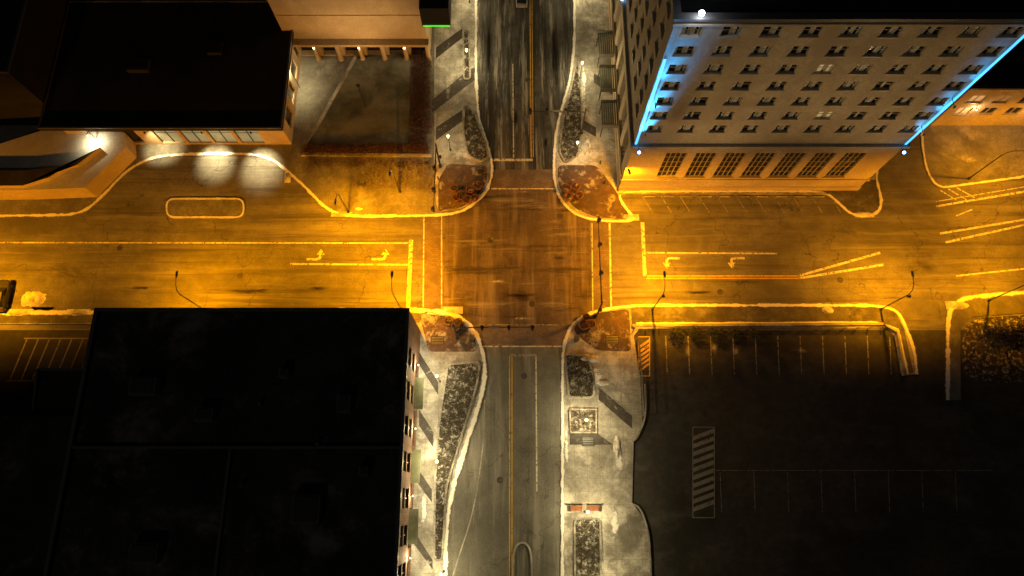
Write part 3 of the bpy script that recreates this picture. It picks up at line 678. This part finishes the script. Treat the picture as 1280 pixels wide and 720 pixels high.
# --- low office building NW
e=empty('office_building')
x0,x1,y0,y1,h=-64.0,-32.6,50.8,71.5,6.0
wall(e,(x0,y0,0),(1,0,0),x1-x0,.1,h-.5,[(12.5+i*3.9,12.5+i*3.9+3.4,.5,4.2,'shop') for i in range(4)]+[(3,10,.5,4.2,'dark')],'stone',.3)
wall(e,(x1,y0,0),(0,1,0),y1-y0,.1,h-.5,[(2+i*4,4.6+i*4,1.2,3.8,'dark') for i in range(4)],'stone',.25)
b=MB(); b.box(x0-2,x1+.5,y0-.9,y1,h-.5,h,'roofd'); b.box(-55,-52,59,61,h,h+.8,'roofd'); b.box(-44,-42,62,64,h,h+.6,'roofd')
ring(b,x0-2,x1+.5,y0-.9,y1,h+.002,h+.25,.25,0,'coping'); b.build('roof',e)
b=MB(); b.box(-130,-66.1,54,110,.1,13,'roofd'); ring(b,-130,-66.1,54,110,13.002,13.4,.3,0,'coping'); b.build('tall_wing',e)
b=MB(); 
pav=GP([(-120,215),(60,158),(130,158),(154,164),(155,182),(104,233),(30,236),(-120,238)]); pav=[(a*.96,c*.96) for a,c in pav]
b.prism(pav,.1,3.2,'white','stone'); b.prism([(a,c) for a,c in GP([(-120,213),(30,213),(96,206),(125,184),(60,222),(28,232),(-120,233)],3.9)],3.2,3.9,'roof2','stone')
b.build('entrance_pavilion',e)
x,y=G(110,170,5); b=MB(); b.tube([(x,y+.6,3.2),(x,y+.6,5.2),(x,y,5.3)],.05,'pole'); b.ball((x,y,5.1),.12,'bulb'); b.build('pavilion_floodlight',e)
light('flood','SPOT',(x,y,4.9),900,(1,.85,.5),e,(x,y-.5,0),.12,160,1)
for c,en,sp,bl in (((270,200),8500,68,1),((328,206),8500,68,1),((205,184),4000,76,1),((375,110),9000,140,1)):
    x,y=G(*c); yy=y if c[0]==375 else y0-1.1
    f=empty('soffit_spotlight'); b=MB()
    if c[0]==375: b.tube([(x,yy,.1),(x,yy,5.2)],.06,'pole')
    b.tube([(x,yy,5.2),(x,yy,5.5)],.12,'black',10); b.build('housing',f)
    light('spot','SPOT',(x,yy,5.1),en,(1,.78,.36),f,(x,y-.2,0),.08,sp,bl)
# --- columned hall
e=empty('columned_hall')
x0,x1=-33.7,-12.6; y0=66.2
wall(e,(x0,y0,0),(1,0,0),x1-x0,.1,17,[(1.2+i*3.4,3.7+i*3.4,.3,3.3,'dark') for i in range(6)],'stone',.9)
wall(e,(x1,y0,0),(0,1,0),20,.1,17,[(2+i*4,4.5+i*4,z_,z_+2,'lit') for i in range(4) for z_ in (5,9,13)],'stone',.3)
b=MB(); b.box(x0,x1,y0+.95,y0+20,16.4,16.8,'roof'); b.build('roof',e)
b=MB()
for i in range(7): xx=x0+.5+i*3.4; b.tube([(xx,y0-.6,.13),(xx,y0-.6,.5),(xx,y0-.6,.51),(xx,y0-.6,3.7)],[.45,.45,.34,.3],'stone',12)
b.box(x0-.2,x1+.2,y0-1.1,y0-.004,3.7,4.2,'stone')
b.box(x0-.05,x1+.05,y0-.1,y0-.004,9.2,9.4,'stone')
b.build('colonnade',e)
for i in range(3):
    xx=x0+3.9+i*6.8; light('sconce','POINT',(xx,y0-.9,3.2),260,(1,.72,.35),e,size=.08)
b=MB(); b.tube([(-22,57,.4),(-22,57,5.6)],.07,'pole'); b.obox((-22,57.1),.25,.12,5.6,5.9,0,'black'); b.build('added_wash_post')  # post and its wash lamp are added to light the hall wall
light('wall_wash','SPOT',(-22,57.4,5.8),3200,(1,.62,.24),e,(-23,y0,11),.2,130,.9)
b=MB(); b.box(x1+.01,-8.6,63.9,76,10,13.5,'roofd'); b.box(x1+.2,-8.7,63.8,63.9,9.95,10.1,'greenled'); b.build('marquee',e)
# --- SW block
e=empty('commercial_building'); x0,x1,y0,y1,h=-50.0,-12.4,-60,22.4,11.2
ops=[(2+i*4.1+.2,2+i*4.1+2.4,z_,z_+2,'lit') for i in range(19) for z_ in (4.9,8)]+[(1+i*6,5.6+i*6,.5,3.3,'dark') for i in range(13)]
wall(e,(x1,y0,0),(0,1,0),y1-y0,.1,h-.3,ops,'brickw',.22)
wall(e,(x1,y1,0),(-1,0,0),x1-x0,.1,h-.3,[(1.5+i*4.1,3.8+i*4.1,z_,z_+1.9,'lit') for i in range(8) for z_ in (4.9,8)],'brickw',.2)
wall(e,(x0,y1,0),(0,-1,0),y1-y0,.1,h-.3,[],'brickw'); 
b=MB(); b.box(x0+.2,x1-.2,y0,y1-.2,h-.9,h-.5,'roof')
ring(b,x0,x1,y0,y1,h-.3,h,.4,.12,'coping2'); b.box(x0+.3,x1-.3,6,6.3,h-.5,h-.1,'coping2'); b.box(-32,-31.7,-40,5.99,h-.5,h-.15,'coping2')
for q in ((-44,-41,12,14),(-24,-21,-2,1),(-20,-18.5,10,12),(-36,-34,9,10.5),(-41,-38,-6,-4),(-27,-26,14,15),(-17,-16,3,4)): b.box(*q,h-.5,h+.7,'coping2'); b.box(q[0]+.2,q[1]-.2,q[2]+.2,q[3]-.2,h+.7,h+.85,'coping')
for q in ((-29,11),(-30,2),(-22,6.5),(-45,2)): b.tube([(q[0],q[1],h-.5),(q[0],q[1],h+.3)],.2,'coping2')
b.build('roof',e)
b=MB()
for yy in (17,9,1,-6): b.tube([(x1,yy,3.9),(x1+.35,yy,4.0)],.05,'pole'); b.ball((x1+.4,yy,3.85),.09,'bulb'); light('sconce','POINT',(x1+.6,yy,3.5),650,(1,.8,.42),e,size=.1)
b.build('wall_sconce',e)
b=MB()
for yy in (13.5,4.5,-2.5,-11): b.add([(x1+.01,yy-2,3.6),(x1+.01,yy+2,3.6),(x1+1.1,yy+2,3.0),(x1+1.1,yy-2,3.0)],[(0,3,2,1)],'awn')
b.build('awning',e)
e=empty('warehouse_building'); b=MB(); pr=GP([(-300,520),(100,520),(100,1000),(-300,1000)],6); 
b.prism(pr,.1,6,'roof','brickw'); q=GP([(48,462),(118,462),(112,518),(42,518)],5); b.prism(q,.1,5,'roof2','brickw'); b.kerb(q+[q[0]],.3,5,5.3,'coping2'); b.build('low_annexe',e)
# --- far right building
e=empty('shop_building'); x0,y0,h=62.5,54.0,9.5
wall(e,(x0,y0,0),(1,0,0),60,.1,h,[(1.5+i*3.6,3.5+i*3.6,z_,z_+1.7,'lit') for i in range(16) for z_ in (3.2,6.2)],'stucco',.25)
wall(e,(x0,y0+25,0),(0,-1,0),25,.1,h,[],'stucco')
b=MB(); b.box(x0+.2,x0+59,y0+.25,y0+25,h-.8,h-.4,'roofd'); ring(b,x0,x0+60,y0,y0+25,h+.003,h+.3,.5,.15,'coping'); b.build('roof',e)
b=MB()
for xx in (66,75,84):
    b.tube([(xx,y0-.02,5.2),(xx,y0-.5,5.3)],.04,'pole'); b.ball((xx,y0-.55,5.2),.1,'bulb'); light('sconce','POINT',(xx,y0-.7,4.9),250,(1,.6,.25),e,size=.1)
b.build('wall_lamp',e)
# ---------------------------------------------------------------- world / moon
w=bpy.data.worlds.new('World'); sc.world=w; w.use_nodes=True; nt=w.node_tree
sk=nt.nodes.new('ShaderNodeTexSky'); sk.sky_type='NISHITA'; sk.sun_disc=False; sk.sun_elevation=R(40); sk.sun_rotation=R(200)
nt.links.new(sk.outputs[0],nt.nodes['Background'].inputs[0]); nt.nodes['Background'].inputs[1].default_value=.001
l=bpy.data.lights.new('moon','SUN'); l.energy=.08; l.angle=R(.5); l.color=(1,.85,.6); o=bpy.data.objects.new('moon_light',l); sc.collection.objects.link(o); o.rotation_euler=(R(50),0,R(-20))
cam=bpy.data.cameras.new('camera'); cam.sensor_width=36; cam.lens=24; cam.clip_start=1; cam.clip_end=3000
co=bpy.data.objects.new('camera',cam); sc.collection.objects.link(co); co.location=(0,0,CH); co.rotation_euler=(TH,0,0); sc.camera=co
